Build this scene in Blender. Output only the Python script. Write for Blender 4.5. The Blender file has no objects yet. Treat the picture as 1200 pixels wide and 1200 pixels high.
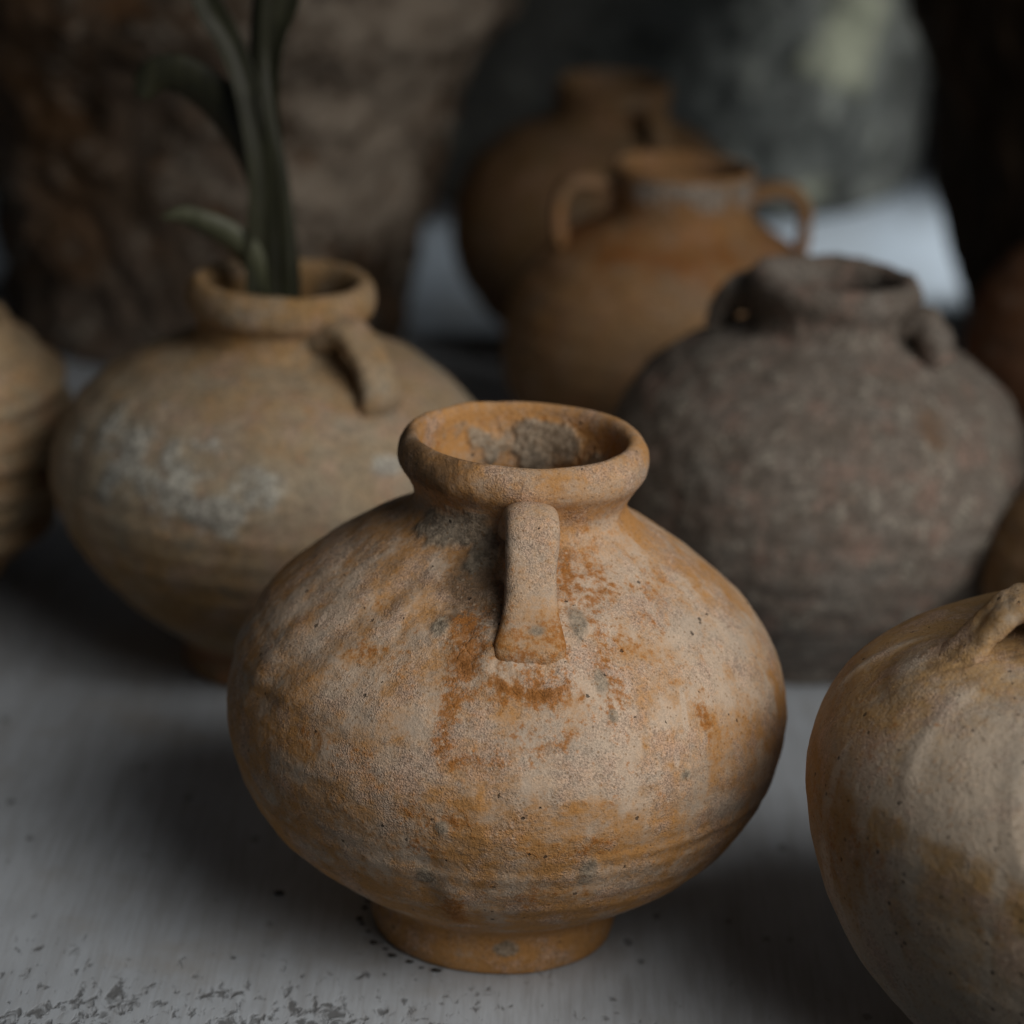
import bpy, math, random
import numpy as np
from mathutils import Matrix, Vector

# ------------------------------------------------------------------ camera, world, lights
scene = bpy.context.scene
col = scene.collection
R = math.radians

cam_data = bpy.data.cameras.new("camera")
cam = bpy.data.objects.new("camera", cam_data)
col.objects.link(cam)
cam.matrix_world = (Matrix.Translation((-0.0005, -1.0103, 0.5060))
                    @ Matrix.Rotation(R(71.0), 4, 'X') @ Matrix.Rotation(R(3.2), 4, 'Z'))
cam_data.sensor_width = 36.0
cam_data.angle = R(19.0)
cam_data.clip_start = 0.05
cam_data.clip_end = 50.0
cam_data.dof.use_dof = True
cam_data.dof.focus_distance = 1.008
cam_data.dof.aperture_fstop = 5.8
cam_data.dof.aperture_blades = 0
scene.camera = cam

world = bpy.data.worlds.new("World")
scene.world = world
world.use_nodes = True
bg = world.node_tree.nodes["Background"]
bg.inputs[0].default_value = (0.80, 0.90, 1.0, 1)
bg.inputs[1].default_value = 0.024
scene.cycles.max_bounces = 4
scene.cycles.diffuse_bounces = 3
scene.cycles.glossy_bounces = 2
scene.cycles.use_adaptive_sampling = True
scene.cycles.adaptive_threshold = 0.02
scene.cycles.caustics_reflective = False


def area(name, loc, target, size, power, color, spread=180):
    l = bpy.data.lights.new(name, 'AREA')
    l.shape = 'RECTANGLE'
    l.size, l.size_y = size
    l.energy = power
    l.color = color
    l.spread = R(spread)
    o = bpy.data.objects.new(name, l)
    col.objects.link(o)
    o.location = loc
    o.rotation_euler = (Vector(target) - Vector(loc)).to_track_quat('-Z', 'Y').to_euler()
    return o


area("window_light_right", (0.58, -0.60, 0.68), (0.0, -0.03, 0.06), (1.0, 0.70), 2.05, (1.0, 0.96, 0.90), 62)
area("window_light_back", (0.56, 1.15, 0.32), (0.25, 1.02, 0.02), (0.16, 0.18), 0.56, (0.90, 0.97, 1.0), 66)

vs = scene.view_settings
vs.view_transform = 'Standard'
vs.look = 'None'
vs.exposure = 0.0
vs.gamma = 1.0
vs.use_curve_mapping = False

# ------------------------------------------------------------------ numpy noise
_rng = np.random.RandomState(7)
_perm = np.concatenate([_rng.permutation(256)] * 3)
_grad = _rng.normal(size=(256, 3))
_grad /= np.linalg.norm(_grad, axis=1, keepdims=True)


def noise(p, scale=1.0, seed=0.0):
    p = np.asarray(p, float) * scale + np.array([17.3, 5.1, 9.7]) + seed * 13.7
    i = np.floor(p).astype(int)
    f = p - i
    u = f * f * f * (f * (f * 6 - 15) + 10)
    out = 0
    for dx in (0, 1):
        for dy in (0, 1):
            for dz in (0, 1):
                h = _perm[_perm[_perm[(i[..., 0] + dx) & 255] + ((i[..., 1] + dy) & 255)] + ((i[..., 2] + dz) & 255)]
                g = _grad[h]
                d = f - np.array([dx, dy, dz])
                w = (u[..., 0] if dx else 1 - u[..., 0]) * (u[..., 1] if dy else 1 - u[..., 1]) * (u[..., 2] if dz else 1 - u[..., 2])
                out = out + w * (g * d).sum(-1)
    return out * 1.6


def fbm(p, scale, octs=4, seed=0.0, gain=0.5):
    a, s, t = 1.0, scale, 0.0
    for k in range(octs):
        t = t + a * noise(p, s, seed + k * 1.7)
        a *= gain
        s *= 2.03
    return t


def sstep(a, b, x):
    t = np.clip((x - a) / (b - a), 0, 1)
    return t * t * (3 - 2 * t)


def gauss(x, s):
    return np.exp(-(x / s) ** 2)


# ------------------------------------------------------------------ node helpers
class NT:
    def __init__(self, name):
        self.m = bpy.data.materials.new(name)
        self.m.use_nodes = True
        self.t = self.m.node_tree
        self.t.nodes.clear()
        self.out = self.t.nodes.new("ShaderNodeOutputMaterial")
        self.b = self.t.nodes.new("ShaderNodeBsdfPrincipled")
        self.t.links.new(self.b.outputs[0], self.out.inputs[0])
        self.co = self.t.nodes.new("ShaderNodeTexCoord").outputs["Object"]

    def put(self, sock, v):
        if isinstance(v, bpy.types.NodeSocket):
            self.t.links.new(v, sock)
        elif isinstance(v, (tuple, list)):
            sock.default_value = tuple(v) + ((1.0,) if len(v) == 3 and sock.type == 'RGBA' else ())
        else:
            sock.default_value = v

    def math(self, op, a, b=0.0, c=0.0):
        n = self.t.nodes.new("ShaderNodeMath")
        n.operation = op
        for k, v in enumerate((a, b, c)):
            self.put(n.inputs[k], v)
        return n.outputs[0]

    def mapping(self, scale=(1, 1, 1), rot=(0, 0, 0), loc=(0, 0, 0), co=None):
        n = self.t.nodes.new("ShaderNodeMapping")
        self.put(n.inputs[0], co or self.co)
        n.inputs["Location"].default_value = loc
        n.inputs["Rotation"].default_value = rot
        n.inputs["Scale"].default_value = scale
        return n.outputs[0]

    def noise(self, scale, detail=4, rough=0.55, co=None, dist=0.0):
        n = self.t.nodes.new("ShaderNodeTexNoise")
        self.put(n.inputs["Vector"], co or self.co)
        n.inputs["Scale"].default_value = scale
        n.inputs["Detail"].default_value = detail
        n.inputs["Roughness"].default_value = rough
        n.inputs["Distortion"].default_value = dist
        return n.outputs["Fac"]

    def voro(self, scale, feature='F1', co=None, rand=1.0):
        n = self.t.nodes.new("ShaderNodeTexVoronoi")
        n.feature = feature
        self.put(n.inputs["Vector"], co or self.co)
        n.inputs["Scale"].default_value = scale
        n.inputs["Randomness"].default_value = rand
        return n

    def ramp(self, v, a, b, lo=0.0, hi=1.0):
        n = self.t.nodes.new("ShaderNodeMapRange")
        n.interpolation_type = 'SMOOTHSTEP'
        self.put(n.inputs[0], v)
        for k, x in zip((1, 2, 3, 4), (a, b, lo, hi)):
            self.put(n.inputs[k], x)
        return n.outputs[0]

    def mix(self, fac, a, b, mode='MIX'):
        n = self.t.nodes.new("ShaderNodeMix")
        n.data_type = 'RGBA'
        n.blend_type = mode
        self.put(n.inputs[0], fac)
        self.put(n.inputs[6], a)
        self.put(n.inputs[7], b)
        return n.outputs[2]

    def attr(self, name):
        n = self.t.nodes.new("ShaderNodeAttribute")
        n.attribute_name = name
        return n.outputs["Fac"]

    def bump(self, h, dist, strength=1.0, normal=None):
        n = self.t.nodes.new("ShaderNodeBump")
        n.inputs["Strength"].default_value = strength
        n.inputs["Distance"].default_value = dist
        self.put(n.inputs["Height"], h)
        if normal is not None:
            self.put(n.inputs["Normal"], normal)
        return n.outputs[0]

    def finish(self, color, rough=0.85, spec=0.2, normal=None):
        self.put(self.b.inputs["Base Color"], color)
        self.put(self.b.inputs["Roughness"], rough)
        self.b.inputs["Specular IOR Level"].default_value = spec
        if normal is not None:
            self.put(self.b.inputs["Normal"], normal)
        return self.m


def clay(name, pale, ochre, rust, crust, ochre_amt=0.0, speck=1.0, seed=0.0, blotch=18.0, crust_amt=0.0,
         grain=1.0, bump=1.0, ring=0.25, lite=True, csoft=0.0):
    n = NT(name)
    co = n.mapping(loc=(seed, seed * 1.7, seed * 0.3))
    big = n.noise(blotch, 5, 0.6, co, 0.3)
    mid = n.noise(85, 4, 0.68, co)
    fine = n.noise(420, 3, 0.7, co)
    tiny = n.noise(1700, 1, 0.6, co) if not lite else fine
    rings = n.noise(1.0, 3, 0.6, n.mapping((6, 6, 170), co=co))
    # pale slip over ochre clay
    f = n.math('ADD', n.math('MULTIPLY', big, 0.9), n.math('MULTIPLY', mid, 0.75))
    f = n.math('ADD', f, n.math('MULTIPLY', rings, ring))
    f = n.math('ADD', f, n.math('MULTIPLY', n.math('SUBTRACT', fine, 0.2), 0.75 if not lite else 0.5))
    f = n.math('ADD', f, n.math('MULTIPLY', n.attr("ochre"), 0.45))
    f = n.math('SUBTRACT', f, n.math('MULTIPLY', n.attr("pale"), 0.55))
    c = n.mix(n.ramp(f, 0.72 + ring * 0.5 - ochre_amt, 1.55 + ring * 0.5 - ochre_amt), pale, ochre)
    # pinkish and greyish drift
    hue = n.noise(58, 4, 0.7, n.mapping(loc=(3 + seed, 8, 1)))
    c = n.mix(n.ramp(hue, 0.47, 0.68, 0, 0.7), c, tuple(0.6 * a + 0.4 * b for a, b in zip(pale, (0.45, 0.24, 0.18))))
    c = n.mix(n.ramp(n.noise(36, 5, 0.72, n.mapping((1, 1, 1.6), loc=(9, 2 + seed, 4))), 0.48, 0.70, 0, 0.7), c,
              tuple(0.6 * a + 0.4 * b for a, b in zip(pale, (0.27, 0.27, 0.25))))
    # brown grime
    if not lite:
        gf = n.math('ADD', n.attr("grime"), n.math('MULTIPLY', n.math('SUBTRACT', mid, 0.5), 1.6))
        c = n.mix(n.ramp(gf, 0.30, 0.85, 0, 0.8), c, (0.15, 0.095, 0.055))
    # rust bleeding
    rf = n.math('ADD', n.attr("rust"), n.math('MULTIPLY', n.math('SUBTRACT', mid, 0.5), 1.5))
    rf = n.math('ADD', rf, n.math('MULTIPLY', n.math('SUBTRACT', fine, 0.5), 2.2))
    c = n.mix(n.ramp(rf, 0.25, 0.85, 0, 0.85), c, rust)
    c = n.mix(n.ramp(rf, 0.75, 1.25, 0, 0.65), c, tuple(x * 0.42 for x in rust))
    # mineral crust
    cf = n.math('ADD', n.attr("crust"), n.math('MULTIPLY', n.math('SUBTRACT', mid, 0.5), 0.9))
    cf = n.math('ADD', cf, crust_amt)
    ccol = n.mix(n.ramp(fine, 0.35, 0.65), tuple(x * 0.6 for x in crust), tuple(min(1, x * 1.15) for x in crust))
    crm = n.ramp(cf, 0.42 - csoft, 0.62 + csoft, 0, 0.9 - csoft)
    c = n.mix(crm, c, ccol)
    # grain in the colour
    g = n.math('ADD', n.math('MULTIPLY', fine, 0.45), n.math('MULTIPLY', tiny, 0.55))
    gm = n.ramp(g, 0.28, 0.72, 1 - 0.38 * grain, 1 + 0.26 * grain)
    cc = n.t.nodes.new("ShaderNodeCombineColor")
    for k in range(3):
        n.put(cc.inputs[k], gm)
    c = n.mix(1.0 if lite else n.ramp(hue, 0.38, 0.62, 0.3, 1.0), c, cc.outputs[0], 'MULTIPLY')
    # dark grit pits and relief
    h = n.math('ADD', n.math('MULTIPLY', n.math('MULTIPLY', fine, n.ramp(big, 0.40, 0.62, 0.10, 0.50)), 1.0), n.math('MULTIPLY', mid, 0.45))
    if not lite:
        v1 = n.voro(370, co=co)
        wob1 = n.math('ADD', v1.outputs["Distance"], n.math('MULTIPLY', n.math('SUBTRACT', tiny, 0.5), 0.30))
        sc = n.t.nodes.new("ShaderNodeSeparateColor")
        n.put(sc.inputs[0], v1.outputs["Color"])
        rad = n.math('ADD', 0.08, n.math('MULTIPLY', sc.outputs[1], 0.22))
        s1 = n.math('MULTIPLY', n.ramp(n.math('SUBTRACT', wob1, rad), -0.06, 0.04, 1, 0), n.math('GREATER_THAN', sc.outputs[0], 0.985 - 0.018 * speck))
        c = n.mix(n.math('MULTIPLY', s1, 0.75), c, (0.035, 0.028, 0.022))
        v2 = n.voro(520, co=n.mapping(loc=(3.1, 0.7, 5.3), co=co))
        s2 = n.math('MULTIPLY', n.ramp(v2.outputs["Distance"], 0.12, 0.38, 1, 0), n.ramp(v2.outputs["Color"], 0.60, 0.66))
        c = n.mix(n.math('MULTIPLY', s2, n.ramp(hue, 0.45, 0.65, 0.0, 0.5)), c, tuple(min(0.8, x * 1.45) for x in pale))
        v3 = n.voro(640, co=n.mapping(loc=(1.1, 2.7, 8.3), co=co))
        s3 = n.math('MULTIPLY', n.ramp(v3.outputs["Distance"], 0.10, 0.40, 1, 0), n.ramp(v3.outputs["Color"], 0.56, 0.60))
        c = n.mix(n.math('MULTIPLY', s3, 0.6), c, tuple(x * 0.45 for x in ochre))
        crack = n.ramp(n.voro(230, 'DISTANCE_TO_EDGE', co=co).outputs["Distance"], 0.0, 0.12, -1, 0)
        h = n.math('ADD', h, n.math('MULTIPLY', tiny, n.ramp(hue, 0.38, 0.62, 0.10, 0.40)))
        h = n.math('ADD', h, n.math('MULTIPLY', crack, n.ramp(n.attr("rust"), 0.55, 1.0, 0, 0.22)))
        h = n.math('SUBTRACT', h, n.math('MULTIPLY', s1, 0.8))
    nrm = n.bump(h, 0.0013 * bump, 0.85)
    return n.finish(c, 0.86, 0.18, nrm)


# ------------------------------------------------------------------ mesh helpers
def tag(o, label, cat=None, group=None, kind=None):
    if label:
        o["label"] = label
    if cat:
        o["category"] = cat
    if group:
        o["group"] = group
    if kind:
        o["kind"] = kind
    return o


def empty(name, loc):
    o = bpy.data.objects.new(name, None)
    o.empty_display_size = 0.02
    col.objects.link(o)
    o.location = loc
    return o


def mesh_obj(name, v, quads, mat, parent=None, attrs=None, normals=None):
    v = np.asarray(v, np.float32)
    me = bpy.data.meshes.new(name)
    if isinstance(quads, np.ndarray):
        nf, k = quads.shape
        me.vertices.add(len(v))
        me.vertices.foreach_set("co", v.ravel())
        me.loops.add(nf * k)
        me.loops.foreach_set("vertex_index", quads.ravel().astype(np.int32))
        me.polygons.add(nf)
        me.polygons.foreach_set("loop_start", np.arange(0, nf * k, k, dtype=np.int32))
        me.update(calc_edges=True)
        me.validate()
    else:
        me.from_pydata(v.tolist(), [], quads)
    me.polygons.foreach_set("use_smooth", np.ones(len(me.polygons), bool))
    for an, av in (attrs or {}).items():
        a = me.attributes.new(an, 'FLOAT', 'POINT')
        a.data.foreach_set("value", np.asarray(av, np.float32))
    me.materials.append(mat)
    if normals is not None:
        me.normals_split_custom_set_from_vertices(np.asarray(normals, float).tolist())
    me.update()
    o = bpy.data.objects.new(name, me)
    col.objects.link(o)
    if parent:
        o.parent = parent
    return o


def catmull(pts, per=12):
    p = np.asarray(pts, float)
    p = np.vstack([2 * p[0] - p[1], p, 2 * p[-1] - p[-2]])
    out, par = [], []
    for i in range(1, len(p) - 2):
        a, b, c, d = p[i - 1:i + 3]
        for k in range(per):
            t = k / per
            out.append(0.5 * ((2 * b) + (c - a) * t + (2 * a - 5 * b + 4 * c - d) * t * t + (3 * b - a - 3 * c + d) * t ** 3))
            par.append(i - 1 + t)
    out.append(p[-2])
    par.append(len(p) - 3)
    return np.array(out), np.array(par)


def resample(pts, n):
    q, par = catmull(pts, 40)
    s = np.concatenate([[0], np.cumsum(np.linalg.norm(np.diff(q, axis=0), axis=1))])
    t = np.linspace(0, s[-1], n)
    return np.stack([np.interp(t, s, q[:, k]) for k in range(q.shape[1])], 1), np.interp(t, s, par)


def lathe(root, profile, parts, mat, nseg, nring, disp=None, lean=(0, 0), squash=None):
    """profile: control points (r, z) from the middle of the base, up the outside, over the lip and down inside.
    parts: list of (name, first control index, last control index[, label]); theta 0 faces the camera side (-y)."""
    q, par = resample(profile, nring)
    d = np.gradient(q, axis=0)
    d /= np.linalg.norm(d, axis=1, keepdims=True) + 1e-12
    nr, nz = d[:, 1], -d[:, 0]
    th = np.linspace(0, 2 * math.pi, nseg, endpoint=False)
    T, r = np.meshgrid(th, q[:, 0])
    _, z = np.meshgrid(th, q[:, 1])
    P = np.stack([r * np.sin(T), -r * np.cos(T), z], -1)
    Tn = (T + math.pi) % (2 * math.pi) - math.pi
    attrs = {}
    if disp is not None:
        dd, attrs = disp(P, Tn, z, r, np.broadcast_to(par[:, None], r.shape))
        N = np.stack([nr[:, None] * np.sin(T), -nr[:, None] * np.cos(T), np.broadcast_to(nz[:, None], r.shape)], -1)
        fade = sstep(0.0, 0.012, r)[..., None]
        P = P + N * dd[..., None] * fade
    P[..., 0] += lean[0] * z
    P[..., 1] += lean[1] * z
    P[..., 2] = np.maximum(P[..., 2], 0.0)
    # normals of the whole surface, so the parts meet without a seam
    dth = np.roll(P, -1, 1) - np.roll(P, 1, 1)
    dpr = np.gradient(P, axis=0)
    N = np.cross(dth, dpr)
    N /= np.linalg.norm(N, axis=-1, keepdims=True) + 1e-15
    objs = {}
    for spec in parts:
        name, a, b = spec[:3]
        i0 = int(np.argmin(abs(par - a)))
        i1 = int(np.argmin(abs(par - b)))
        m = i1 - i0 + 1
        idx = np.arange(m * nseg).reshape(m, nseg)
        nx = np.roll(idx, -1, 1)
        quads = np.stack([idx[:-1], nx[:-1], nx[1:], idx[1:]], -1).reshape(-1, 4)
        o = mesh_obj(name, P[i0:i1 + 1].reshape(-1, 3), quads, mat, root,
                     {k: v[i0:i1 + 1].ravel() for k, v in attrs.items()}, N[i0:i1 + 1].reshape(-1, 3))
        objs.setdefault(name, o)
    return objs


def strap(name, root, path, widths, thicks, az, mat, n=60, k=28, seed=0.0, rough=0.0005, power=2.6, attrs=None, lean=(0, 0), twist=0.0):
    """a pulled clay handle: path of (radial, height), swept with a rounded strap section, at azimuth az."""
    q, par = resample(path, n)
    w = np.interp(par, np.arange(len(widths)), widths)
    t = np.interp(par, np.arange(len(thicks)), thicks)
    d = np.gradient(q, axis=0)
    d /= np.linalg.norm(d, axis=1, keepdims=True)
    nrm = np.stack([d[:, 1], -d[:, 0]], 1)
    flip = np.sign((nrm * (q - q.mean(0))).sum()) or 1
    nrm = nrm * flip
    a = np.linspace(0, 2 * math.pi, k, endpoint=False)
    ca, sa = np.cos(a), np.sin(a)
    ca = np.sign(ca) * abs(ca) ** (2 / power)
    sa = np.sign(sa) * abs(sa) ** (2 / power)
    rr = q[:, None, 0] + nrm[:, None, 0] * sa * t[:, None] / 2
    zz = q[:, None, 1] + nrm[:, None, 1] * sa * t[:, None] / 2
    ss = ca * w[:, None] / 2 + twist * (par[:, None] - par.mean())
    e, s = np.array([math.sin(az), -math.cos(az)]), np.array([math.cos(az), math.sin(az)])
    P = np.stack([rr * e[0] + ss * s[0], rr * e[1] + ss * s[1], zz], -1)
    cen = P.mean(1, keepdims=True)
    dv = P - cen
    P = P + dv / (np.linalg.norm(dv, axis=-1, keepdims=True) + 1e-9) * ((fbm(P, 90, 3, seed) + fbm(P, 30, 2, seed + 4) * 1.5) * rough)[..., None]
    P[..., 0] += lean[0] * P[..., 2]
    P[..., 1] += lean[1] * P[..., 2]
    idx = np.arange(n * k).reshape(n, k)
    nx = np.roll(idx, -1, 1)
    quads = np.stack([idx[:-1], nx[:-1], nx[1:], idx[1:]], -1).reshape(-1, 4)
    if flip < 0:
        quads = quads[:, ::-1]
    at = {kk: fn(P, par[:, None] + 0 * P[..., 0]).ravel() for kk, fn in (attrs or {}).items()}
    return mesh_obj(name, P.reshape(-1, 3), quads.copy(), mat, root, at)


# ------------------------------------------------------------------ setting: the painted table top
def table_material():
    n = NT("worn_white_paint")
    rot = (0, 0, R(-18))
    st = n.mapping((420, 22, 200), rot)
    streak = n.noise(1.0, 4, 0.6, st)
    st2 = n.noise(1.0, 5, 0.65, n.mapping((110, 14, 60), rot))
    cloud = n.noise(7, 5, 0.6)
    c = n.mix(n.ramp(cloud, 0.3, 0.7), (0.37, 0.405, 0.45), (0.47, 0.51, 0.56))
    c = n.mix(n.ramp(st2, 0.42, 0.66, 0, 0.4), c, (0.29, 0.30, 0.315))
    c = n.mix(n.ramp(streak, 0.46, 0.70, 0, 0.35), c, (0.27, 0.275, 0.285))
    c = n.mix(n.ramp(n.noise(16, 5, 0.6, n.mapping(loc=(4, 4, 0))), 0.52, 0.72, 0, 0.4), c, (0.30, 0.27, 0.235))
    # chips through the paint, thick towards the front edge, sparse elsewhere
    sep = n.t.nodes.new("ShaderNodeSeparateXYZ")
    n.put(sep.inputs[0], n.co)
    x, y = sep.outputs[0], sep.outputs[1]
    front = n.math('MULTIPLY', n.ramp(y, -0.105, 0.0, 1, 0), n.ramp(x, -0.06, 0.06, 1.0, 0.35))
    chipn = n.noise(1.0, 3, 0.6, n.mapping((230, 125, 100), rot), 0.5)
    area_n = n.noise(38, 3, 0.5, n.mapping(loc=(2.2, 0.4, 0)))
    k = n.math('ADD', chipn, n.math('MULTIPLY', front, 0.22))
    k = n.math('ADD', k, n.math('MULTIPLY', n.math('SUBTRACT', area_n, 0.5), 0.42))
    chips = n.ramp(k, 0.68, 0.86)
    v = n.voro(95, co=n.mapping((1, 0.62, 1), rot))
    dots = n.math('MULTIPLY', n.ramp(n.math('ADD', v.outputs["Distance"], n.math('MULTIPLY', n.math('SUBTRACT', chipn, 0.5), 0.3)), 0.10, 0.20, 1, 0),
                  n.ramp(v.outputs["Color"], 0.60, 0.66))
    chips = n.math('MAXIMUM', chips, n.math('MULTIPLY', dots, 0.75))
    c = n.mix(n.math('MULTIPLY', chips, 0.72), c, (0.06, 0.058, 0.056))
    h = n.math('SUBTRACT', n.math('MULTIPLY', streak, 0.35), chips)
    h = n.math('ADD', h, n.math('MULTIPLY', st2, 0.5))
    return n.finish(c, n.ramp(cloud, 0.3, 0.7, 0.42, 0.6), 0.4, n.bump(h, 0.0007, 0.6))


def slab(name, x0, x1, y0, y1, z0, z1, mat, bev=0.006):
    import bmesh
    bm = bmesh.new()
    bmesh.ops.create_cube(bm, size=1)
    for v in bm.verts:
        v.co = Vector(((x0 + x1) / 2 + v.co.x * (x1 - x0), (y0 + y1) / 2 + v.co.y * (y1 - y0), (z0 + z1) / 2 + v.co.z * (z1 - z0)))
    bmesh.ops.bevel(bm, geom=bm.edges[:], offset=bev, segments=3, affect='EDGES')
    me = bpy.data.meshes.new(name)
    bm.to_mesh(me)
    bm.free()
    me.materials.append(mat)
    o = bpy.data.objects.new(name, me)
    col.objects.link(o)
    return o


tag(slab("table_top", -1.3, 1.3, -0.122, 2.05, -0.045, 0.0, table_material()),
    "worn white painted table top with dark chips along its front", kind="structure")


def wall_material():
    n = NT("dark_plaster")
    c = n.mix(n.ramp(n.noise(5, 6, 0.6), 0.3, 0.7), (0.035, 0.035, 0.032), (0.07, 0.068, 0.06))
    return n.finish(c, 0.95, 0.1, n.bump(n.noise(30, 6, 0.6), 0.01, 0.5))


tag(slab("wall", -1.6, 1.6, 2.08, 2.18, -0.6, 1.6, wall_material()), "dark plaster wall behind the table", kind="structure")

# ------------------------------------------------------------------ the jar in focus
PALE = (0.575, 0.445, 0.335)
OCHRE = (0.47, 0.240, 0.085)
RUST = (0.33, 0.125, 0.026)
CRUST = (0.31, 0.265, 0.205)

centre_profile = [(0.002, 0.0), (0.025, 0.0), (0.0405, 0.0), (0.0435, 0.003), (0.0445, 0.010), (0.0443, 0.0155),
                  (0.050, 0.0205), (0.0630, 0.0285), (0.0797, 0.0416), (0.0913, 0.0569), (0.0983, 0.0744), (0.0998, 0.091), (0.0950, 0.1090),
                  (0.0846, 0.1245), (0.0695, 0.1379), (0.0530, 0.1494), (0.0428, 0.1562), (0.0380, 0.1612), (0.0374, 0.1662),
                  (0.0400, 0.1715), (0.0433, 0.1768), (0.0434, 0.1822), (0.0410, 0.1864), (0.0384, 0.1876), (0.0362, 0.1858), (0.0350, 0.180),
                  (0.0335, 0.165), (0.040, 0.153), (0.066, 0.134), (0.088, 0.108), (0.092, 0.09), (0.080, 0.055), (0.045, 0.03), (0.002, 0.026)]


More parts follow.
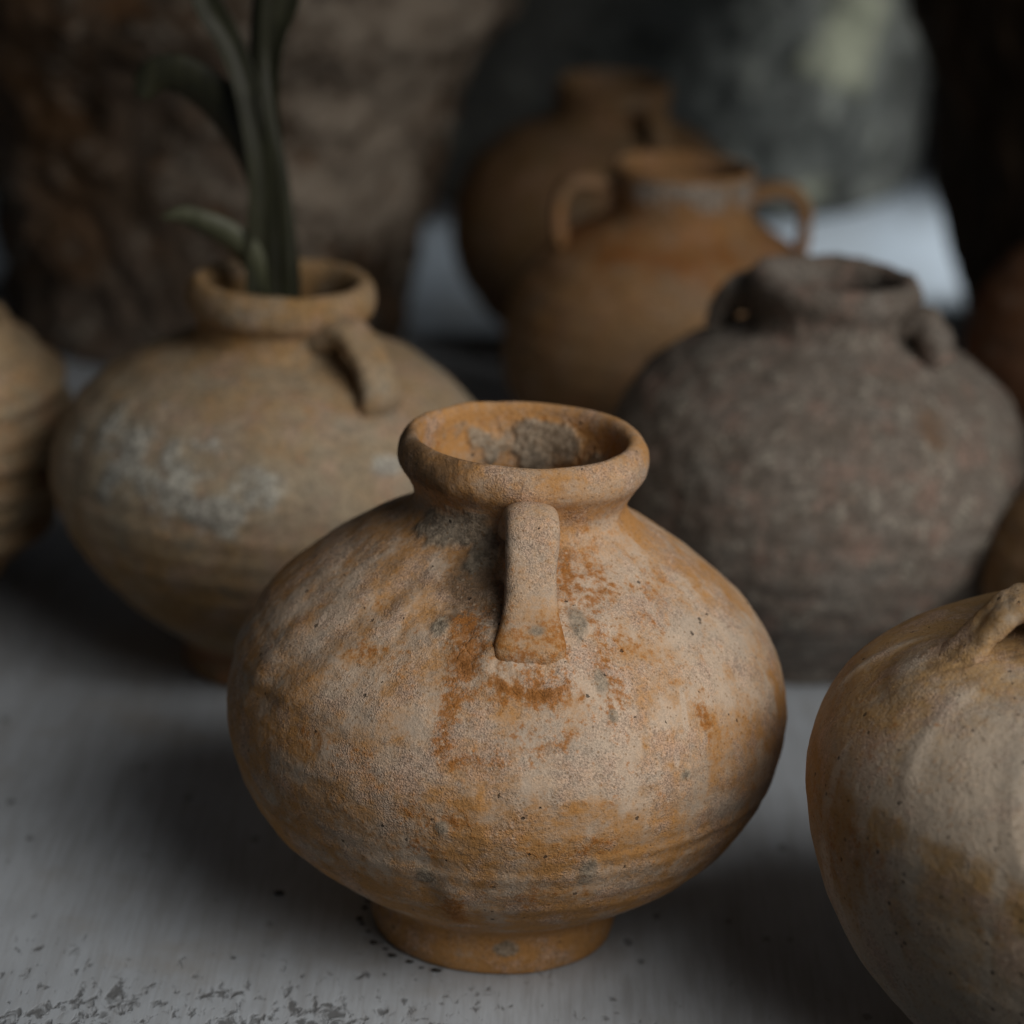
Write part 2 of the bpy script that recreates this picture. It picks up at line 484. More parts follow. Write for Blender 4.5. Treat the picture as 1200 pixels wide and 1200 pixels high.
def centre_disp(P, T, z, r, par):
    d = 0.0010 * fbm(P, 13, 2, 1) + 0.00025 * fbm(P, 45, 3, 2)
    outer = sstep(19.5, 18.5, par)
    body = sstep(5.5, 8, par) * sstep(16.5, 15, par)
    # throwing rings, stronger low down
    wz = z + 0.0016 * noise(P, 16, 5)
    ringamp = 0.00007 + 0.00006 * sstep(0.1, 0.05, z)
    d = d + body * ringamp * (np.sin(wz * 720) + 0.8 * np.sin(wz * 410 + 1.3))
    d = d + body * 0.0003 * gauss(wz - 0.0705 + 0.001 * np.cos(T * 2), 0.0018) * sstep(0.1, 0.6, T)
    d = d - body * 0.00025 * gauss(wz - 0.0735 + 0.001 * np.cos(T * 2), 0.0012) * (0.25 + 0.75 * sstep(0.1, 0.6, T))
    # slumped seams and facets radiating from the shoulder
    def seam(t0, slope, z0, z1, w, amp):
        tc = t0 + slope * (z - z0)
        m = sstep(z1 - 0.008, z1 + 0.008, z) * sstep(z0 + 0.006, z0 - 0.004, z)
        x = (T - tc) * r
        return m * amp * gauss(x, w)
    d = d + seam(-0.52, 8.5, 0.150, 0.100, 0.0040, 0.0006) - seam(-0.66, 8.5, 0.150, 0.100, 0.0045, 0.0006) - seam(-0.40, 8.5, 0.146, 0.104, 0.0060, 0.0003)
    d = d + seam(-1.02, 4.0, 0.128, 0.100, 0.006, 0.0011) + seam(0.62, -4, 0.15, 0.118, 0.005, 0.0008)
    d = d - seam(0.95, -3, 0.145, 0.115, 0.008, 0.0008) + seam(-0.10, -2, 0.10, 0.075, 0.004, 0.0005)
    d = d + seam(-0.16, 1, 0.055, 0.03, 0.005, 0.0009) - seam(-0.24, 1, 0.068, 0.045, 0.006, 0.0009)
    d = d + body * 0.00013 * noise(np.stack([T * 0.5, 0 * z, wz * 330], -1), 1.0, 17)
    d = d + body * 0.00018 * noise(np.stack([T * 9 + 30 * (z - 0.1), 0 * z, z * 22], -1), 1.0, 19) * sstep(0.07, 0.10, z)
    # overlapping coat that ends in a soft step on the left shoulder
    edge = 0.106 + 0.006 * noise(P, 26, 8) + 0.004 * (T + 1.0)
    d = d + 0.0010 * sstep(edge - 0.002, edge + 0.002, z) * sstep(-0.55, -0.85, T) * body
    # lip wear
    lip = sstep(18.5, 20, par) * sstep(25, 23.5, par)
    d = d + lip * (0.00035 * fbm(P, 60, 3, 6) + 0.0003 * fbm(P, 22, 2, 9))
    # crust under the lip, left of the handle, and inside the neck
    cn = fbm(P, 55, 4, 3, 0.6)
    c1 = gauss(T + 0.62, 0.50) * gauss(z - 0.1615, 0.0065) * outer
    c1 = np.maximum(c1, 1.15 * gauss(T + 0.26, 0.17) * gauss(z - 0.158, 0.0085) * outer)
    inside = sstep(24.3, 25.0, par)
    ang = np.abs((T + 0.28 + 2 * math.pi) % (2 * math.pi) - math.pi)
    c2 = inside * np.maximum(gauss(ang, 1.0) * gauss(z - 0.174, 0.0125), 0) * 0.8
    c3 = 0
    for t0, z0, a, b in ((-0.243, 0.060, 0.0075, 0.0085), (0.324, 0.0664, 0.0055, 0.0095), (0.374, 0.1274, 0.0034, 0.0055), (-0.19, 0.0823, 0.003, 0.003),
                         (0.40, 0.118, 0.0022, 0.0026), (0.663, 0.0971, 0.004, 0.003), (-0.183, 0.0304, 0.009, 0.003), (0.11, 0.0118, 0.006, 0.0035), (0.33, 0.141, 0.005, 0.008), (-0.36, 0.139, 0.004, 0.004)):
        c3 = np.maximum(c3, 0.76 * gauss((T - t0) * r, a) * gauss(z - z0, b) * (par < 18))
    cr = np.maximum(np.maximum(c1, c2) + 0.42 * cn * (np.maximum(c1, c2) > 0.1), c3 + 0.22 * cn * (c3 > 0.15))
    cr = np.clip(cr, 0, 1.2)
    thick = np.maximum(c1 * 0.0007, c2 * 0.0013)
    d = d + sstep(0.42, 0.60, cr) * (thick + 0.0003) * (1 + 0.5 * cn)
    # flaking scab beside the handle
    sc = np.maximum(gauss((T - 0.02) * r, 0.034) * gauss(z - 0.142, 0.013), 0) * (par < 18)
    d = d + 0.0008 * sc * fbm(P, 150, 3, 12)
    # stains
    ru = 0
    for t0, z0, a, b, s in ((0.45, 0.147, 0.013, 0.013, 1.0), (0.12, 0.1265, 0.028, 0.0050, 1.0), (0.40, 0.122, 0.0065, 0.018, 1.0), (-0.19, 0.132, 0.0085, 0.014, 0.95),
                            (-0.215, 0.118, 0.0055, 0.014, 0.8), (-0.48, 0.1255, 0.016, 0.006, 0.45), (-0.155, 0.046, 0.006, 0.012, 0.8), (0.80, 0.118, 0.004, 0.014, 0.85),
                            (0.78, 0.143, 0.010, 0.010, 0.75), (0.1, 0.112, 0.028, 0.006, 0.5), (0.25, 0.077, 0.02, 0.008, 0.45), (-0.2, 0.084, 0.014, 0.006, 0.5), (0.1, 0.055, 0.03, 0.006, 0.4),
                            (-0.5, 0.098, 0.03, 0.006, 0.35), (0.42, 0.106, 0.005, 0.010, 0.8), (-0.10, 0.105, 0.020, 0.004, 0.5), (0.30, 0.094, 0.018, 0.004, 0.45), (-0.62, 0.128, 0.010, 0.008, 0.5), (-0.3, 0.072, 0.012, 0.006, 0.5)):
        ru = np.maximum(ru, s * gauss((T - t0) * r, a) * gauss(z - z0, b))
    ru = ru * (par < 18.5) + inside * 0.25
    oc = 1.0 * sstep(0.068, 0.02, z) + 0.35 * sstep(0.152, 0.165, z) + 0.7 * inside + 0.35 * sstep(-0.7, -1.4, T) * sstep(0.11, 0.08, z)
    Q = np.stack([T * 0.09, r * 0.6, z * 1.25], -1)
    ch = sstep(-0.45, 0.55, fbm(Q, 34, 5, 21, 0.68)) * (par < 18)
    d = d + 0.0002 * ch * body
    drip = sstep(0.05, 0.45, fbm(np.stack([T * 0.09, 0 * z, z * 0.22], -1), 85, 3, 25, 0.6)) * body * sstep(0.15, 0.11, z)
    oc = oc + 0.45 * drip + 0.30 * (1 - ch) * (par < 18) * sstep(0.03, 0.06, z)
    pa = 0.8 * gauss(T - 0.85, 0.45) * gauss(z - 0.130, 0.022) + 0.45 * gauss(T + 0.95, 0.4) * gauss(z - 0.130, 0.022) + 0.4 * gauss(T - 0.4, 0.5) * gauss(z - 0.098, 0.01)
    pa = pa + 0.55 * ch - 0.2 + 0.6 * gauss(T - 0.75, 0.4) * lip
    for t0, sl, z0, z1 in ((0.72, 2.4, 0.1227, 0.110), (0.421, 0.3, 0.123, 0.108), (0.631, 0.6, 0.106, 0.100)):
        tc = t0 + sl * (z - z0)
        pa = np.maximum(pa, 1.6 * gauss((T - tc) * r, 0.0012) * sstep(z1 - 0.002, z1 + 0.002, z) * sstep(z0 + 0.002, z0 - 0.002, z))
    gr = lip * (0.75 * gauss(T + 1.2, 0.7) + 0.34 * gauss(T + 0.1, 0.7)) + 1.0 * gauss(T + 0.22, 0.30) * gauss(z - 0.150, 0.013) * (par < 18.6) + 0.35 * gauss(T + 1.2, 0.5) * gauss(z - 0.15, 0.02) * (par < 18.6)
    # clay squeezed out around the foot of the handle
    hb = np.hypot((T - 0.085) * r / 0.0160, (z - 0.1365) / 0.0085)
    d = d + 0.0030 * sstep(2.2, 0.3, hb) * (par < 16) * (1 + 0.5 * fbm(P, 120, 3, 33))
    pa = np.maximum(pa, 0.55 * gauss(hb - 1.1, 0.22) * sstep(0.135, 0.131, z) * (par < 16))
    ru = ru * (1 - 0.8 * np.clip(pa, 0, 1))
    return d, {"grime": gr + 0.55 * gauss(T - 0.38, 0.22) * gauss(z - 0.157, 0.009) * (par < 18.6), "crust": cr, "rust": ru, "ochre": oc, "pale": pa}


m_centre = clay("weathered_buff_clay", PALE, OCHRE, RUST, CRUST, 0.12, 1.2, 0.0, ring=0.5, lite=False, grain=1.35, csoft=0.07)
jar = empty("clay_jar", (0.0005, -0.001, 0))
tag(jar, "buff orange jar in sharp focus with one strap handle facing the camera", "jar", "old clay jars on the table")
LEAN = (0.008, 0.0)
PARTS = [("foot", 0, 5), ("body", 5, 16), ("neck", 16, 18.6), ("rim", 18.6, 24), ("inner_wall", 24, 33)]
lathe(jar, centre_profile, PARTS, m_centre, 760, 460, centre_disp, LEAN)
strap("handle", jar, [(0.040, 0.1665), (0.0475, 0.1722), (0.0545, 0.1705), (0.0595, 0.1615), (0.0640, 0.1520), (0.0690, 0.1445), (0.0735, 0.1385), (0.0745, 0.1340), (0.0690, 0.1315)],
      [0.021, 0.0182, 0.0176, 0.0172, 0.0172, 0.0192, 0.0235, 0.0238, 0.020], [0.012, 0.012, 0.0115, 0.0105, 0.0105, 0.0105, 0.0100, 0.0095, 0.008], 0.085, m_centre,
      150, 90, 3.0, 0.00035, 2.8,
      {"rust": lambda P, s: 0.5 * sstep(4, 6, s) , "ochre": lambda P, s: -0.1 + 0.6 * sstep(3.5, 5.5, s), "crust": lambda P, s: 0.75 * gauss(s - 5.6, 0.35) * gauss(P[..., 0] - 0.009, 0.004),
       "pale": lambda P, s: 0.35 * gauss(s - 2.6, 1.2)}, LEAN)


# ------------------------------------------------------------------ the other jars
def simple_disp(seed, wob=0.0011, ring=0.0002, ringf=700, lobes=0.0, extra=None, fine=0.0005):
    def f(P, T, z, r, par):
        wz = z + 0.0016 * noise(P, 16, seed)
        d = wob * fbm(P, 14, 3, seed) + fine * fbm(P, 48, 3, seed + 2)
        d = d + ring * (np.sin(wz * ringf) + 0.7 * np.sin(wz * ringf * 0.57 + seed)) * sstep(0.05, 0.06, r)
        if lobes:
            d = d + lobes * np.abs(np.sin(T * 4.5 + seed + 6 * (z - 0.1))) ** 6 * sstep(0.04, 0.09, z) * sstep(0.16, 0.13, z) * sstep(0.05, 0.06, r)
        at = {"ochre": 0.6 * sstep(0.06, 0.02, z)}
        if extra:
            dd, a2 = extra(P, T, z, r, par)
            d = d + dd
            at.update(a2)
        return d, at
    return f


# jar holding the plant: wide shoulder, narrow foot
A_POS = (-0.105, 0.239, 0)
prof_A = [(0.002, 0.0), (0.02, 0.0), (0.034, 0.0), (0.0362, 0.003), (0.0355, 0.009), (0.0362, 0.014),
          (0.045, 0.021), (0.0585, 0.031), (0.0745, 0.046), (0.0865, 0.063), (0.0930, 0.081), (0.0930, 0.099),
          (0.0860, 0.1165), (0.0715, 0.1315), (0.0540, 0.1415), (0.0410, 0.1462), (0.0360, 0.1495), (0.0350, 0.1550),
          (0.0355, 0.1580), (0.0388, 0.161), (0.0402, 0.166), (0.0395, 0.171), (0.0365, 0.1745), (0.0330, 0.174), (0.0305, 0.170), (0.0298, 0.163),
          (0.031, 0.153), (0.040, 0.144), (0.064, 0.128), (0.082, 0.10), (0.084, 0.082), (0.066, 0.048), (0.036, 0.028), (0.002, 0.024)]


def extra_A(P, T, z, r, par):
    cn = fbm(P, 70, 4, 3, 0.6)
    cr = np.maximum.reduce([0.9 * gauss(T + 0.22, 0.34) * gauss(z - 0.100, 0.010), 0.75 * gauss(T + 0.0, 0.16) * gauss(z - 0.110, 0.013),
                            0.8 * gauss(T + 0.60, 0.45) * gauss(z - 0.113, 0.020), 0.75 * gauss(T - 0.62, 0.12) * gauss(z - 0.115, 0.006)]) * (par < 16)
    cr = np.clip(cr * 0.85 + 0.6 * cn * sstep(0.05, 0.3, cr), 0, 1.1)
    vert = 0.00022 * np.sin(T * 26 + 3 * noise(P, 20, 4)) * sstep(0.09, 0.10, z) * sstep(0.138, 0.125, z) * sstep(0.05, 0.06, r) * (par < 16)
    pa = 0.6 * gauss(z - 0.112, 0.02) * (par < 16)
    oc = 0.5 * sstep(0.085, 0.05, z) + 0.5 * sstep(0.145, 0.15, z)
    return vert + 0.0005 * sstep(0.3, 0.8, cr), {"crust": cr * 0.9, "pale": pa, "ochre": oc, "rust": 0.45 * sstep(0.022, 0.014, z)}


m_A = clay("olive_buff_clay", (0.375, 0.305, 0.215), (0.34, 0.200, 0.080), (0.30, 0.075, 0.03), (0.46, 0.46, 0.42), 0.14, 0.5, 2.0, 24, csoft=0.16)
jarA = tag(empty("clay_jar", A_POS), "buff jar with pale crusted shoulder holding a green plant", "jar", "old clay jars on the table")
lathe(jarA, prof_A, PARTS, m_A, 320, 240, simple_disp(4, 0.0012, 0.00025, 600, 0, extra_A), (0.01, 0))
strap("handle", jarA, [(0.034, 0.156), (0.0435, 0.161), (0.052, 0.159), (0.0595, 0.153), (0.0645, 0.1455), (0.0680, 0.1395), (0.0675, 0.134)],
      [0.022, 0.019, 0.018, 0.0175, 0.018, 0.021, 0.020], [0.012, 0.012, 0.0105, 0.010, 0.010, 0.010, 0.008], 0.76, m_A, 60, 32, 5.0, 0.0006, 2.6, None, (0.01, 0))

# grey jar with two lugs
prof_E = [(0.002, 0.0), (0.02, 0.0), (0.043, 0.0), (0.046, 0.002), (0.048, 0.006), (0.052, 0.011),
          (0.060, 0.018), (0.071, 0.029), (0.082, 0.044), (0.0895, 0.061), (0.0925, 0.079), (0.0905, 0.097),
          (0.0840, 0.113), (0.0730, 0.127), (0.0580, 0.138), (0.0430, 0.144), (0.0375, 0.1465), (0.0352, 0.150),
          (0.0350, 0.156), (0.0370, 0.160), (0.0383, 0.164), (0.0375, 0.1685), (0.0345, 0.1715), (0.0300, 0.1705), (0.0265, 0.1670), (0.0250, 0.161),
          (0.028, 0.151), (0.040, 0.138), (0.066, 0.122), (0.082, 0.097), (0.084, 0.079), (0.072, 0.04), (0.045, 0.02), (0.002, 0.016)]
m_E = clay("grey_brown_stoneware", (0.215, 0.185, 0.158), (0.115, 0.088, 0.068), (0.19, 0.12, 0.075), (0.315, 0.285, 0.24), 0.02, 0.6, 5.0, 34, 0.10, 1.2, csoft=0.10)


def extra_E(P, T, z, r, par):
    cn = fbm(P, 95, 3, 31, 0.65)
    return 0.0007 * cn, {"crust": np.clip(0.24 + 0.42 * cn, 0, 1) * (par < 18), "rust": 0.75 * gauss((T - 0.55) * r, 0.009) * gauss(z - 0.125, 0.014), "ochre": 0.0 * z}


jarE = tag(empty("stoneware_jar", (0.1325, 0.292, 0)), "squat dark grey jar with two small lugs at its neck", "jar", "old clay jars on the table")
LE = (0.018, 0.0)
lathe(jarE, [(r * (1 + 0.03 * sstep(0.05, 0.09, r)), z * 1.03) for r, z in prof_E], PARTS, m_E, 320, 240, simple_disp(9, 0.0014, 0.0002, 520, 0, extra_E), LE)
for az in (R(62), R(-112)):
    strap("lug", jarE, [(0.032, 0.157), (0.038, 0.1615), (0.0430, 0.1620), (0.0470, 0.158), (0.0505, 0.1525), (0.0530, 0.146)],
          [0.019, 0.019, 0.019, 0.019, 0.020, 0.022], [0.013, 0.0150, 0.0155, 0.0150, 0.0140, 0.011], az, m_E, 44, 26, 7.0, 0.0016, 2.3, None, LE)

# orange two-handled jar
prof_C = [(0.002, 0.0), (0.02, 0.0), (0.040, 0.0), (0.043, 0.002), (0.044, 0.006), (0.048, 0.011),
          (0.057, 0.018), (0.069, 0.029), (0.0795, 0.043), (0.0865, 0.058), (0.0890, 0.075), (0.0870, 0.093),
          (0.0805, 0.110), (0.0700, 0.1235), (0.0570, 0.1340), (0.0455, 0.1410), (0.0395, 0.1450), (0.0365, 0.1490),
          (0.0355, 0.155), (0.0355, 0.161), (0.0360, 0.1665), (0.0362, 0.1705), (0.0348, 0.1735), (0.0325, 0.1735), (0.0312, 0.1700), (0.0305, 0.162),
          (0.0315, 0.150), (0.040, 0.135), (0.064, 0.117), (0.080, 0.090), (0.081, 0.075), (0.070, 0.038), (0.040, 0.02), (0.002, 0.016)]
m_C = clay("orange_brown_clay", (0.385, 0.235, 0.120), (0.37, 0.165, 0.048), (0.32, 0.11, 0.02), (0.42, 0.385, 0.34), 0.10, 0.3, 8.0, 15)
m_D = clay("umber_clay", (0.25, 0.155, 0.078), (0.205, 0.112, 0.044), (0.14, 0.06, 0.02), (0.22, 0.19, 0.15), 0.1, 0.3, 11.0, 15)


def extra_C(P, T, z, r, par):
    return 0, {"rust": 0.55 * gauss(z - 0.136, 0.008) * (par < 18), "crust": (0.52 + 0.45 * fbm(P, 30, 3, 5)) * gauss(z - 0.164, 0.014) * (par < 21) + 0 * z, "ochre": 0.2 * sstep(0.06, 0.02, z),
               "pale": 0.7 * gauss((T + 0.35) * r, 0.035) * gauss(z - 0.095, 0.022)}


jarC = tag(empty("clay_jar", (0.080, 0.508, 0)), "orange brown jar with two looped handles behind the grey jar", "jar", "old clay jars on the table")
lathe(jarC, prof_C, PARTS, m_C, 260, 200, simple_disp(14, 0.0010, 0.0002, 520, 0, extra_C), (-0.02, 0))
for az in (R(92), R(-88)):
    strap("handle", jarC, [(0.033, 0.158), (0.044, 0.1625), (0.0560, 0.1615), (0.0615, 0.154), (0.0628, 0.145), (0.0618, 0.135), (0.0590, 0.125)],
          [0.018, 0.017, 0.016, 0.0155, 0.016, 0.018, 0.020], [0.0085, 0.0085, 0.0080, 0.0080, 0.0080, 0.0085, 0.006], az, m_C, 44, 24, 4.0, 0.0006, 2.6, None, (-0.02, 0))

# umber jar farthest back
prof_D = [(r * 1.01, z * 0.99 if z < 0.139 else 0.13761 + (z - 0.139) * 0.82) for r, z in prof_C]
prof_D = [(r * (0.92 if z > 0.135 else 1.0), z) for r, z in prof_D]
jarD = tag(empty("clay_jar", (0.044, 0.759, 0)), "plain umber jar farthest back, in front of the grey stone trough", "jar", "old clay jars on the table")
lathe(jarD, prof_D, PARTS, m_D, 220, 180, simple_disp(19, 0.0010, 0.0002, 500))
strap("handle", jarD, [(0.031, 0.150), (0.041, 0.154), (0.049, 0.151), (0.054, 0.143), (0.0585, 0.133), (0.062, 0.122)],
      [0.017, 0.015, 0.014, 0.014, 0.015, 0.018], [0.009, 0.009, 0.0085, 0.0085, 0.0085, 0.006], R(32), m_D, 40, 24, 6.0, 0.0006)

# front right jar, cut by the frame
prof_F = [(0.002, 0.0), (0.02, 0.0), (0.042, 0.0), (0.045, 0.002), (0.046, 0.006), (0.049, 0.009),
          (0.058, 0.014), (0.070, 0.024), (0.0865, 0.045), (0.0985, 0.070), (0.1040, 0.092), (0.1040, 0.112),
          (0.0970, 0.131), (0.0835, 0.1455), (0.0660, 0.1555), (0.0480, 0.161), (0.0385, 0.1645), (0.0350, 0.170),
          (0.0345, 0.177), (0.0370, 0.182), (0.0390, 0.187), (0.0382, 0.192), (0.0355, 0.1955), (0.0320, 0.195), (0.0295, 0.191), (0.0288, 0.184),
          (0.0295, 0.171), (0.042, 0.156), (0.070, 0.142), (0.092, 0.117), (0.096, 0.092), (0.075, 0.042), (0.040, 0.024), (0.002, 0.02)]
m_F = clay("speckled_buff_clay", (0.50, 0.41, 0.32), (0.39, 0.24, 0.105), (0.31, 0.13, 0.04), (0.52, 0.47, 0.40), 0.03, 5.5, 14.0, 16, lite=False)


def extra_F(P, T, z, r, par):
    d = 0
    pa = 0.8 * gauss(T + 0.75, 0.5) * sstep(0.108, 0.118, z + 0.006 * noise(P, 40, 6)) * sstep(0.155, 0.145, z)
    pa = pa + 0.8 * sstep(0.1, 0.6, fbm(np.stack([T * 0.1, 0 * z, z * 0.25], -1), 60, 3, 8, 0.6)) * sstep(0.14, 0.12, z) * (par < 16) + 0.35 * sstep(0.08, 0.05, z)
    for t0, sl, z0, z1, w, a in ((-1.06, -4.8, 0.147, 0.123, 0.0034, 0.0005), (-0.63, -5.0, 0.141, 0.112, 0.0036, 0.0006), (-1.75, -3, 0.147, 0.128, 0.003, 0.0006)):
        tc = t0 + sl * (z - z0)
        m = sstep(z1 - 0.006, z1 + 0.004, z) * sstep(z0 + 0.004, z0 - 0.003, z) * gauss((T - tc) * r, w) * (par < 16)
        d = d + a * m
        pa = pa + 0.9 * m
    st = gauss(z - 0.1375 - 0.09 * (T + 1.35), 0.0014) * gauss(T + 1.4, 0.25) * (par < 16)
    hb = np.hypot((T + 1.361) * r / 0.015, (z - 0.147) / 0.006)
    d = d + 0.0030 * sstep(2.0, 0.4, hb) * (par < 16)
    return d - 0.0006 * st, {"pale": pa, "ochre": 0.6 * sstep(0.116, 0.110, z + 0.006 * noise(P, 40, 6)) * sstep(0.085, 0.10, z) + 0.2 * sstep(0.095, 0.080, z + 0.012 * noise(P, 30, 2)) * sstep(0.06, 0.08, z) + 0.35 * sstep(-0.75, -1.3, T) + 0.5 * sstep(-0.6, -1.0, T) * sstep(0.118, 0.13, z),
                             "grime": 0.4 * sstep(2.4, 1.0, hb) * (par < 16), "rust": 0.30 * gauss(T + 1.2, 0.3) * gauss(z - 0.1, 0.03)}


jarF = tag(empty("clay_jar", (0.208, -0.082, 0)), "speckled buff jar cut by the right edge in the front", "jar", "old clay jars on the table")
lathe(jarF, [(r * 1.02, z if z < 0.1 else 0.1 + (z - 0.1) * 0.87) for r, z in prof_F], PARTS, m_F, 520, 320, simple_disp(23, 0.0009, 0.00005, 620, 0, extra_F, 0.0002))
strap("handle", jarF, [(0.032, 0.164), (0.042, 0.168), (0.050, 0.166), (0.056, 0.160), (0.0600, 0.1545), (0.0655, 0.1490), (0.0700, 0.1440), (0.0680, 0.139)],
      [0.022, 0.019, 0.018, 0.0175, 0.018, 0.020, 0.0215, 0.016], [0.010, 0.010, 0.009, 0.0085, 0.0085, 0.008, 0.007, 0.005], R(-78), m_F, 90, 44, 8.0, 0.0013, 2.3, {"ochre": lambda P, s: 0.7 + 0 * s, "grime": lambda P, s: 0.35 + 0 * s})

# ridged jar at the left edge
m_B = clay("ridged_buff_clay", (0.41, 0.325, 0.21), (0.40, 0.205, 0.08), (0.28, 0.11, 0.04), (0.30, 0.31, 0.27), 0.03, 0.4, 17.0, 24, 0.08, 1.0, 1.0, 0.6)
jarB = tag(empty("clay_jar", (-0.291, 0.300, 0)), "buff jar with horizontal ridges at the left edge", "jar", "old clay jars on the table")
lathe(jarB, [(r * 0.98, z * 0.94) for r, z in prof_E], PARTS, m_B, 260, 240, simple_disp(28, 0.0010, 0.0021, 500))
for az in (R(80), R(-100)):
    strap("lug", jarB, [(0.034, 0.142), (0.043, 0.150), (0.0505, 0.1500), (0.0555, 0.1435), (0.0570, 0.136), (0.0575, 0.128)],
          [0.016, 0.015, 0.014, 0.014, 0.015, 0.018], [0.008, 0.0085, 0.0085, 0.0085, 0.009, 0.008], az + 2.2, m_B, 44, 26, 7.0, 0.0006)

# two jars peeping in at the right edge
m_G = clay("red_brown_clay", (0.22, 0.115, 0.062), (0.20, 0.085, 0.036), (0.13, 0.05, 0.02), (0.2, 0.16, 0.12), 0.1, 0.3, 21.0, 18)
m_H = clay("ochre_brown_clay", (0.31, 0.205, 0.105), (0.26, 0.14, 0.055), (0.2, 0.08, 0.03), (0.3, 0.26, 0.2), 0.1, 0.4, 24.0, 18)
jarG = tag(empty("clay_jar", (0.312, 0.545, 0)), "red brown jar at the right edge behind the grey jar", "jar", "old clay jars on the table")
lathe(jarG, [(r * 0.9, z * 0.98) for r, z in prof_C], PARTS, m_G, 220, 180, simple_disp(33, 0.001, 0.0003, 420))
jarH = tag(empty("clay_jar", (0.279, 0.228, 0)), "ochre brown jar at the right edge between the grey and speckled jars", "jar", "old clay jars on the table")
lathe(jarH, [(r * 0.86, z * 0.80) for r, z in prof_C], PARTS, m_H, 220, 180, simple_disp(36, 0.001, 0.0003, 500))


# ------------------------------------------------------------------ stone vessels and trunk behind
def stone(name, cols, lichen, seed, scale=30, lich=0.6):
    n = NT(name)
    co = n.mapping(loc=(seed, seed * 0.7, seed * 1.3))
    a = n.noise(scale * 0.35, 5, 0.6, co, 0.4)
    b = n.noise(scale, 6, 0.7, co, 0.3)
    d = n.noise(scale * 8, 4, 0.7, co)
    c = n.mix(n.ramp(a, 0.38, 0.62), cols[0], cols[1])
    c = n.mix(n.ramp(b, 0.47, 0.60, 0, 0.95), c, cols[2])
    c = n.mix(n.ramp(n.noise(scale * 0.8, 5, 0.65, n.mapping(loc=(seed + 3, 1, 2))), 0.55, 0.68, 0, 0.85), c, cols[3])
    c = n.mix(n.ramp(n.math('ADD', n.attr("ochre"), n.math('MULTIPLY', n.math('SUBTRACT', b, 0.5), 1.0)), 0.25, 0.8, 0, 0.8), c, (0.19, 0.095, 0.038))
    lf = n.math('ADD', n.attr("lichen"), n.math('MULTIPLY', n.math('SUBTRACT', b, 0.5), 1.3))
    c = n.mix(n.ramp(lf, 0.35, 0.62, 0, lich), c, lichen)
    h = n.math('ADD', n.math('MULTIPLY', b, 1.0), n.math('MULTIPLY', d, 0.3))
    return n.finish(c, 0.92, 0.12, n.bump(h, 0.006, 0.8))


def stone_disp(seed, amp, f, lich=None, lump=None):
    def g(P, T, z, r, par):
        d = amp * (fbm(P, f, 4, seed, 0.6) + 0.6 * fbm(P, f * 0.35, 2, seed + 5))
        at = {"lichen": lich(P, T, z) if lich else 0 * z, "ochre": lump(P, T, z) if lump else 0 * z}
        return d, at
    return g


# planter, left
m_I = stone("weathered_planter_stone", [(0.085, 0.058, 0.038), (0.145, 0.108, 0.082), (0.018, 0.013, 0.010), (0.17, 0.085, 0.036)], (0.45, 0.375, 0.30), 3.0, 42, 0.85)
prof_I = [(0.002, 0.0), (0.05, 0.0), (0.112, 0.0), (0.119, 0.006), (0.120, 0.020), (0.119, 0.034),
          (0.121, 0.045), (0.128, 0.075), (0.136, 0.110), (0.145, 0.145), (0.153, 0.170), (0.160, 0.182),
          (0.169, 0.192), (0.176, 0.204), (0.177, 0.216), (0.172, 0.228), (0.160, 0.234), (0.146, 0.230), (0.138, 0.216), (0.130, 0.15), (0.113, 0.06), (0.05, 0.04), (0.002, 0.04)]
planter = tag(empty("stone_planter", (-0.190, 0.775, 0)), "rough weathered brown stone planter flaring to a thick lip", "planter")
lathe(planter, prof_I, [("foot", 0, 6), ("body", 6, 11), ("rim", 11, 17), ("inner_wall", 17, 22)], m_I, 360, 240,
      stone_disp(2, 0.0065, 30, lambda P, T, z: 0.34 + 0.25 * gauss(T - 0.85, 0.55) * sstep(0.04, 0.12, z),
                 lambda P, T, z: 0.6 * gauss(T + 0.55, 0.4) * sstep(0.03, 0.06, z)))

# trough, back
m_J = stone("grey_trough_stone", [(0.105, 0.104, 0.092), (0.165, 0.160, 0.142), (0.058, 0.057, 0.050), (0.30, 0.29, 0.245)], (0.40, 0.385, 0.27), 9.0, 26, 0.8)
prof_J = [(0.002, 0.0), (0.10, 0.0), (0.178, 0.0), (0.186, 0.006), (0.188, 0.03), (0.190, 0.10),
          (0.193, 0.18), (0.196, 0.25), (0.203, 0.262), (0.206, 0.28), (0.204, 0.30), (0.196, 0.306), (0.172, 0.304), (0.166, 0.29), (0.160, 0.15), (0.14, 0.06), (0.002, 0.05)]
trough = tag(empty("stone_trough", (0.060, 1.325, 0)), "tall round grey stone trough with yellow lichen behind the jars", "trough")
lathe(trough, [(r * 1.25, z) for r, z in prof_J], [("body", 0, 7), ("rim", 7, 12), ("inner_wall", 12, 16)], m_J, 300, 220,
      stone_disp(7, 0.0035, 22, lambda P, T, z: 0.75 * gauss(T - 0.76, 0.22) * gauss(z - 0.135, 0.055) + 0.55 * gauss(T - 0.58, 0.16) * gauss(z - 0.022, 0.018) + 0.35 * gauss(T - 0.2, 0.3) * gauss(z - 0.07, 0.05)))


def bark():
    n = NT("dark_rough_clay")
    co = n.mapping((60, 60, 14))
    a = n.noise(1.0, 6, 0.65, co, 0.5)
    c = n.mix(n.ramp(a, 0.35, 0.7), (0.05, 0.036, 0.024), (0.15, 0.105, 0.068))
    return n.finish(c, 0.95, 0.1, n.bump(a, 0.008, 1.0))


def bark_disp(P, T, z, r, par):
    q = P * np.array([1, 1, 0.22])
    return 0.006 * fbm(q, 45, 4, 41, 0.6) + 0.006 * fbm(P, 12, 2, 44), {}


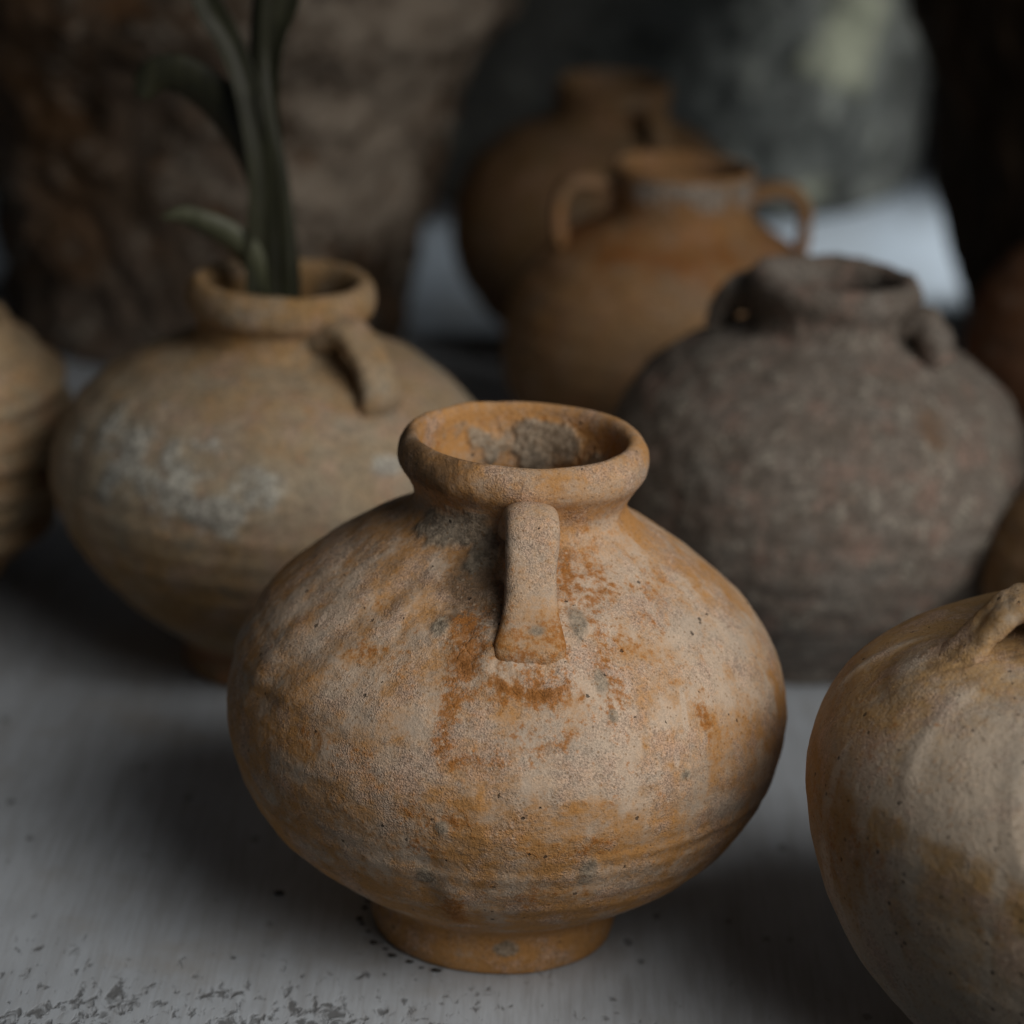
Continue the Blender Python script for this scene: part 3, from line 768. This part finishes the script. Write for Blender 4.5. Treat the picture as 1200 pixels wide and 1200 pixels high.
prof_K = [(0.002, 0.0), (0.07, 0.0), (0.142, 0.0), (0.150, 0.005), (0.153, 0.02), (0.161, 0.055), (0.170, 0.09), (0.184, 0.15), (0.208, 0.215), (0.232, 0.265),
          (0.240, 0.278), (0.243, 0.292), (0.236, 0.302), (0.222, 0.300), (0.214, 0.285), (0.185, 0.20), (0.150, 0.08), (0.08, 0.03), (0.002, 0.03)]
pot = tag(empty("dark_pot", (0.425, 0.830, 0)), "nearly black rough flaring pot at the right edge", "pot")
lathe(pot, prof_K, [("body", 0, 9), ("rim", 9, 14), ("inner_wall", 14, 18)], bark(), 260, 160, bark_disp)


# ------------------------------------------------------------------ plant in the left jar
def leaf_mat(name, c0, c1, rough):
    n = NT(name)
    a = n.noise(1.0, 4, 0.6, n.mapping((260, 260, 30)))
    c = n.mix(n.ramp(a, 0.35, 0.65), c0, c1)
    return n.finish(c, rough, 0.4, n.bump(a, 0.0006, 0.6))


m_leaf = leaf_mat("olive_leaf", (0.016, 0.017, 0.008), (0.030, 0.031, 0.015), 0.55)
m_blade = leaf_mat("pale_blade", (0.050, 0.054, 0.028), (0.095, 0.100, 0.060), 0.5)
m_stem = leaf_mat("dark_stem", (0.013, 0.013, 0.007), (0.022, 0.022, 0.011), 0.55)


def leaf(name, root, pts, widths, fold, side, mat, thick=0.0012, n=44, k=14):
    q, par = resample(pts, n)
    w = np.interp(par, np.arange(len(widths)), widths)
    d = np.gradient(q, axis=0)
    d /= np.linalg.norm(d, axis=1, keepdims=True)
    if side is None:
        s = np.cross(d, (0.0, 1.0, 0.0)) + np.array([0.0, 0.25, 0.0])
    else:
        s = np.tile(np.asarray(side, float), (n, 1))
    s = s - d * (d * s).sum(1)[:, None]
    s /= np.linalg.norm(s, axis=1, keepdims=True)
    up = np.cross(s, d)
    a = np.linspace(0, 2 * math.pi, k, endpoint=False)
    x = np.cos(a)
    off = np.sin(a) * thick / 2
    P = q[:, None] + s[:, None] * (x * w[:, None] / 2)[..., None] + up[:, None] * (off + fold * (abs(x) ** 1.5) * w[:, None] / 2)[..., None]
    P = P + up[:, None] * (0.0006 * noise(P, 70, 3))[..., None]
    idx = np.arange(n * k).reshape(n, k)
    nx = np.roll(idx, -1, 1)
    quads = np.stack([idx[:-1], nx[:-1], nx[1:], idx[1:]], -1).reshape(-1, 4)
    return mesh_obj(name, P.reshape(-1, 3), quads, mat, root)


plant = tag(empty("plant", (-0.107, 0.239, 0.024)), "dark green plant with folded strap leaves standing in a jar", "plant")
plant.location = (-0.107, 0.239, 0.025)
Z0 = 0.025


def pl(pts):
    return [(x + 0.107, y, z - Z0) for x, y, z in pts]


leaf("stem", plant, pl([(-0.104, -0.004, 0.030), (-0.106, 0, 0.110), (-0.1062, 0, 0.1668), (-0.1062, 0, 0.190), (-0.1085, 0, 0.214), (-0.1130, 0, 0.236), (-0.1160, 0, 0.252)]),
     [0.018, 0.022, 0.0235, 0.0185, 0.0140, 0.010, 0.005], 0.15, (1, 0.2, 0), m_stem, 0.014)
leaf("leaf", plant, pl([(-0.112, -0.006, 0.150), (-0.1125, -0.007, 0.185), (-0.1120, -0.007, 0.215), (-0.1155, -0.006, 0.2377), (-0.1212, -0.004, 0.2588), (-0.1297, 0, 0.276), (-0.1377, 0, 0.2896), (-0.1460, 0, 0.312)]),
     [0.011, 0.012, 0.012, 0.0115, 0.011, 0.0115, 0.012, 0.007], 0.55, (1, 0.3, 0), m_leaf)
leaf("leaf", plant, pl([(-0.103, -0.005, 0.150), (-0.1025, -0.007, 0.185), (-0.1065, -0.006, 0.220), (-0.1125, -0.004, 0.2449), (-0.1160, 0, 0.2697), (-0.1152, 0, 0.2908), (-0.1150, 0, 0.318)]),
     [0.010, 0.0105, 0.010, 0.009, 0.009, 0.009, 0.006], -0.5, (1, -0.4, 0), m_leaf)
leaf("leaf", plant, pl([(-0.107, 0.006, 0.170), (-0.1085, 0.005, 0.220), (-0.1115, 0.004, 0.2522), (-0.1100, 0.004, 0.2736), (-0.1045, 0.004, 0.2915), (-0.0985, 0.004, 0.316)]),
     [0.008, 0.010, 0.0095, 0.010, 0.011, 0.008], 0.5, (1, 0.1, 0), m_leaf)
leaf("leaf", plant, pl([(-0.107, 0.002, 0.195), (-0.1111, 0.001, 0.214), (-0.1200, 0.000, 0.2330), (-0.1334, 0.000, 0.2490), (-0.1480, 0.000, 0.2575), (-0.1580, 0.000, 0.2560), (-0.1630, 0.000, 0.2480)]),
     [0.014, 0.018, 0.019, 0.019, 0.0180, 0.016, 0.007], 0.30, None, m_leaf)
leaf("leaf", plant, pl([(-0.1075, -0.006, 0.160), (-0.1120, -0.008, 0.1759), (-0.1190, -0.010, 0.1880), (-0.1305, -0.012, 0.1962), (-0.1431, -0.013, 0.2010), (-0.1520, -0.013, 0.2004)]),
     [0.009, 0.012, 0.013, 0.012, 0.009, 0.002], 0.5, None, m_blade)


# ------------------------------------------------------------------ grit on the table
def grit_mat():
    n = NT("dark_grit")
    return n.finish(n.mix(n.noise(400, 3), (0.02, 0.018, 0.015), (0.05, 0.042, 0.034)), 0.9, 0.2)


m_grit = grit_mat()
rnd = random.Random(4)
crumbs = [(-0.0783, 0.0113, 0.0013, "tiny black grit lying alone left of the focused jar", None)]
for k in range(11):
    a = -1.75 + 0.135 * k + rnd.uniform(-0.04, 0.04)
    rr = 0.0462 + rnd.uniform(0, 0.0022)
    crumbs.append((rr * math.sin(a), -rr * math.cos(a), rnd.uniform(0.0005, 0.0012), "tiny dark crumb along the left foot of the focused jar", "dark crumbs along the foot of the focused jar"))
for (x, y, s, lab, grp) in crumbs:
    u = np.linspace(0, 2 * math.pi, 12, endpoint=False)
    vv = np.linspace(-math.pi / 2, math.pi / 2, 8)
    U, V = np.meshgrid(u, vv)
    P = np.stack([1.5 * np.cos(V) * np.cos(U), 0.8 * np.cos(V) * np.sin(U), 0.55 * np.sin(V)], -1)
    P = P * (1 + 0.45 * noise(P, 1.6, rnd.random() * 9))[..., None] * s
    P[..., 2] -= P[..., 2].min()
    idx = np.arange(8 * 12).reshape(8, 12)
    nx = np.roll(idx, -1, 1)
    quads = np.stack([idx[:-1], nx[:-1], nx[1:], idx[1:]], -1).reshape(-1, 4)
    o = mesh_obj("crumb", P.reshape(-1, 3), quads, m_grit)
    o.location = (x, y, 0.0)
    tag(o, lab, "crumb", grp)
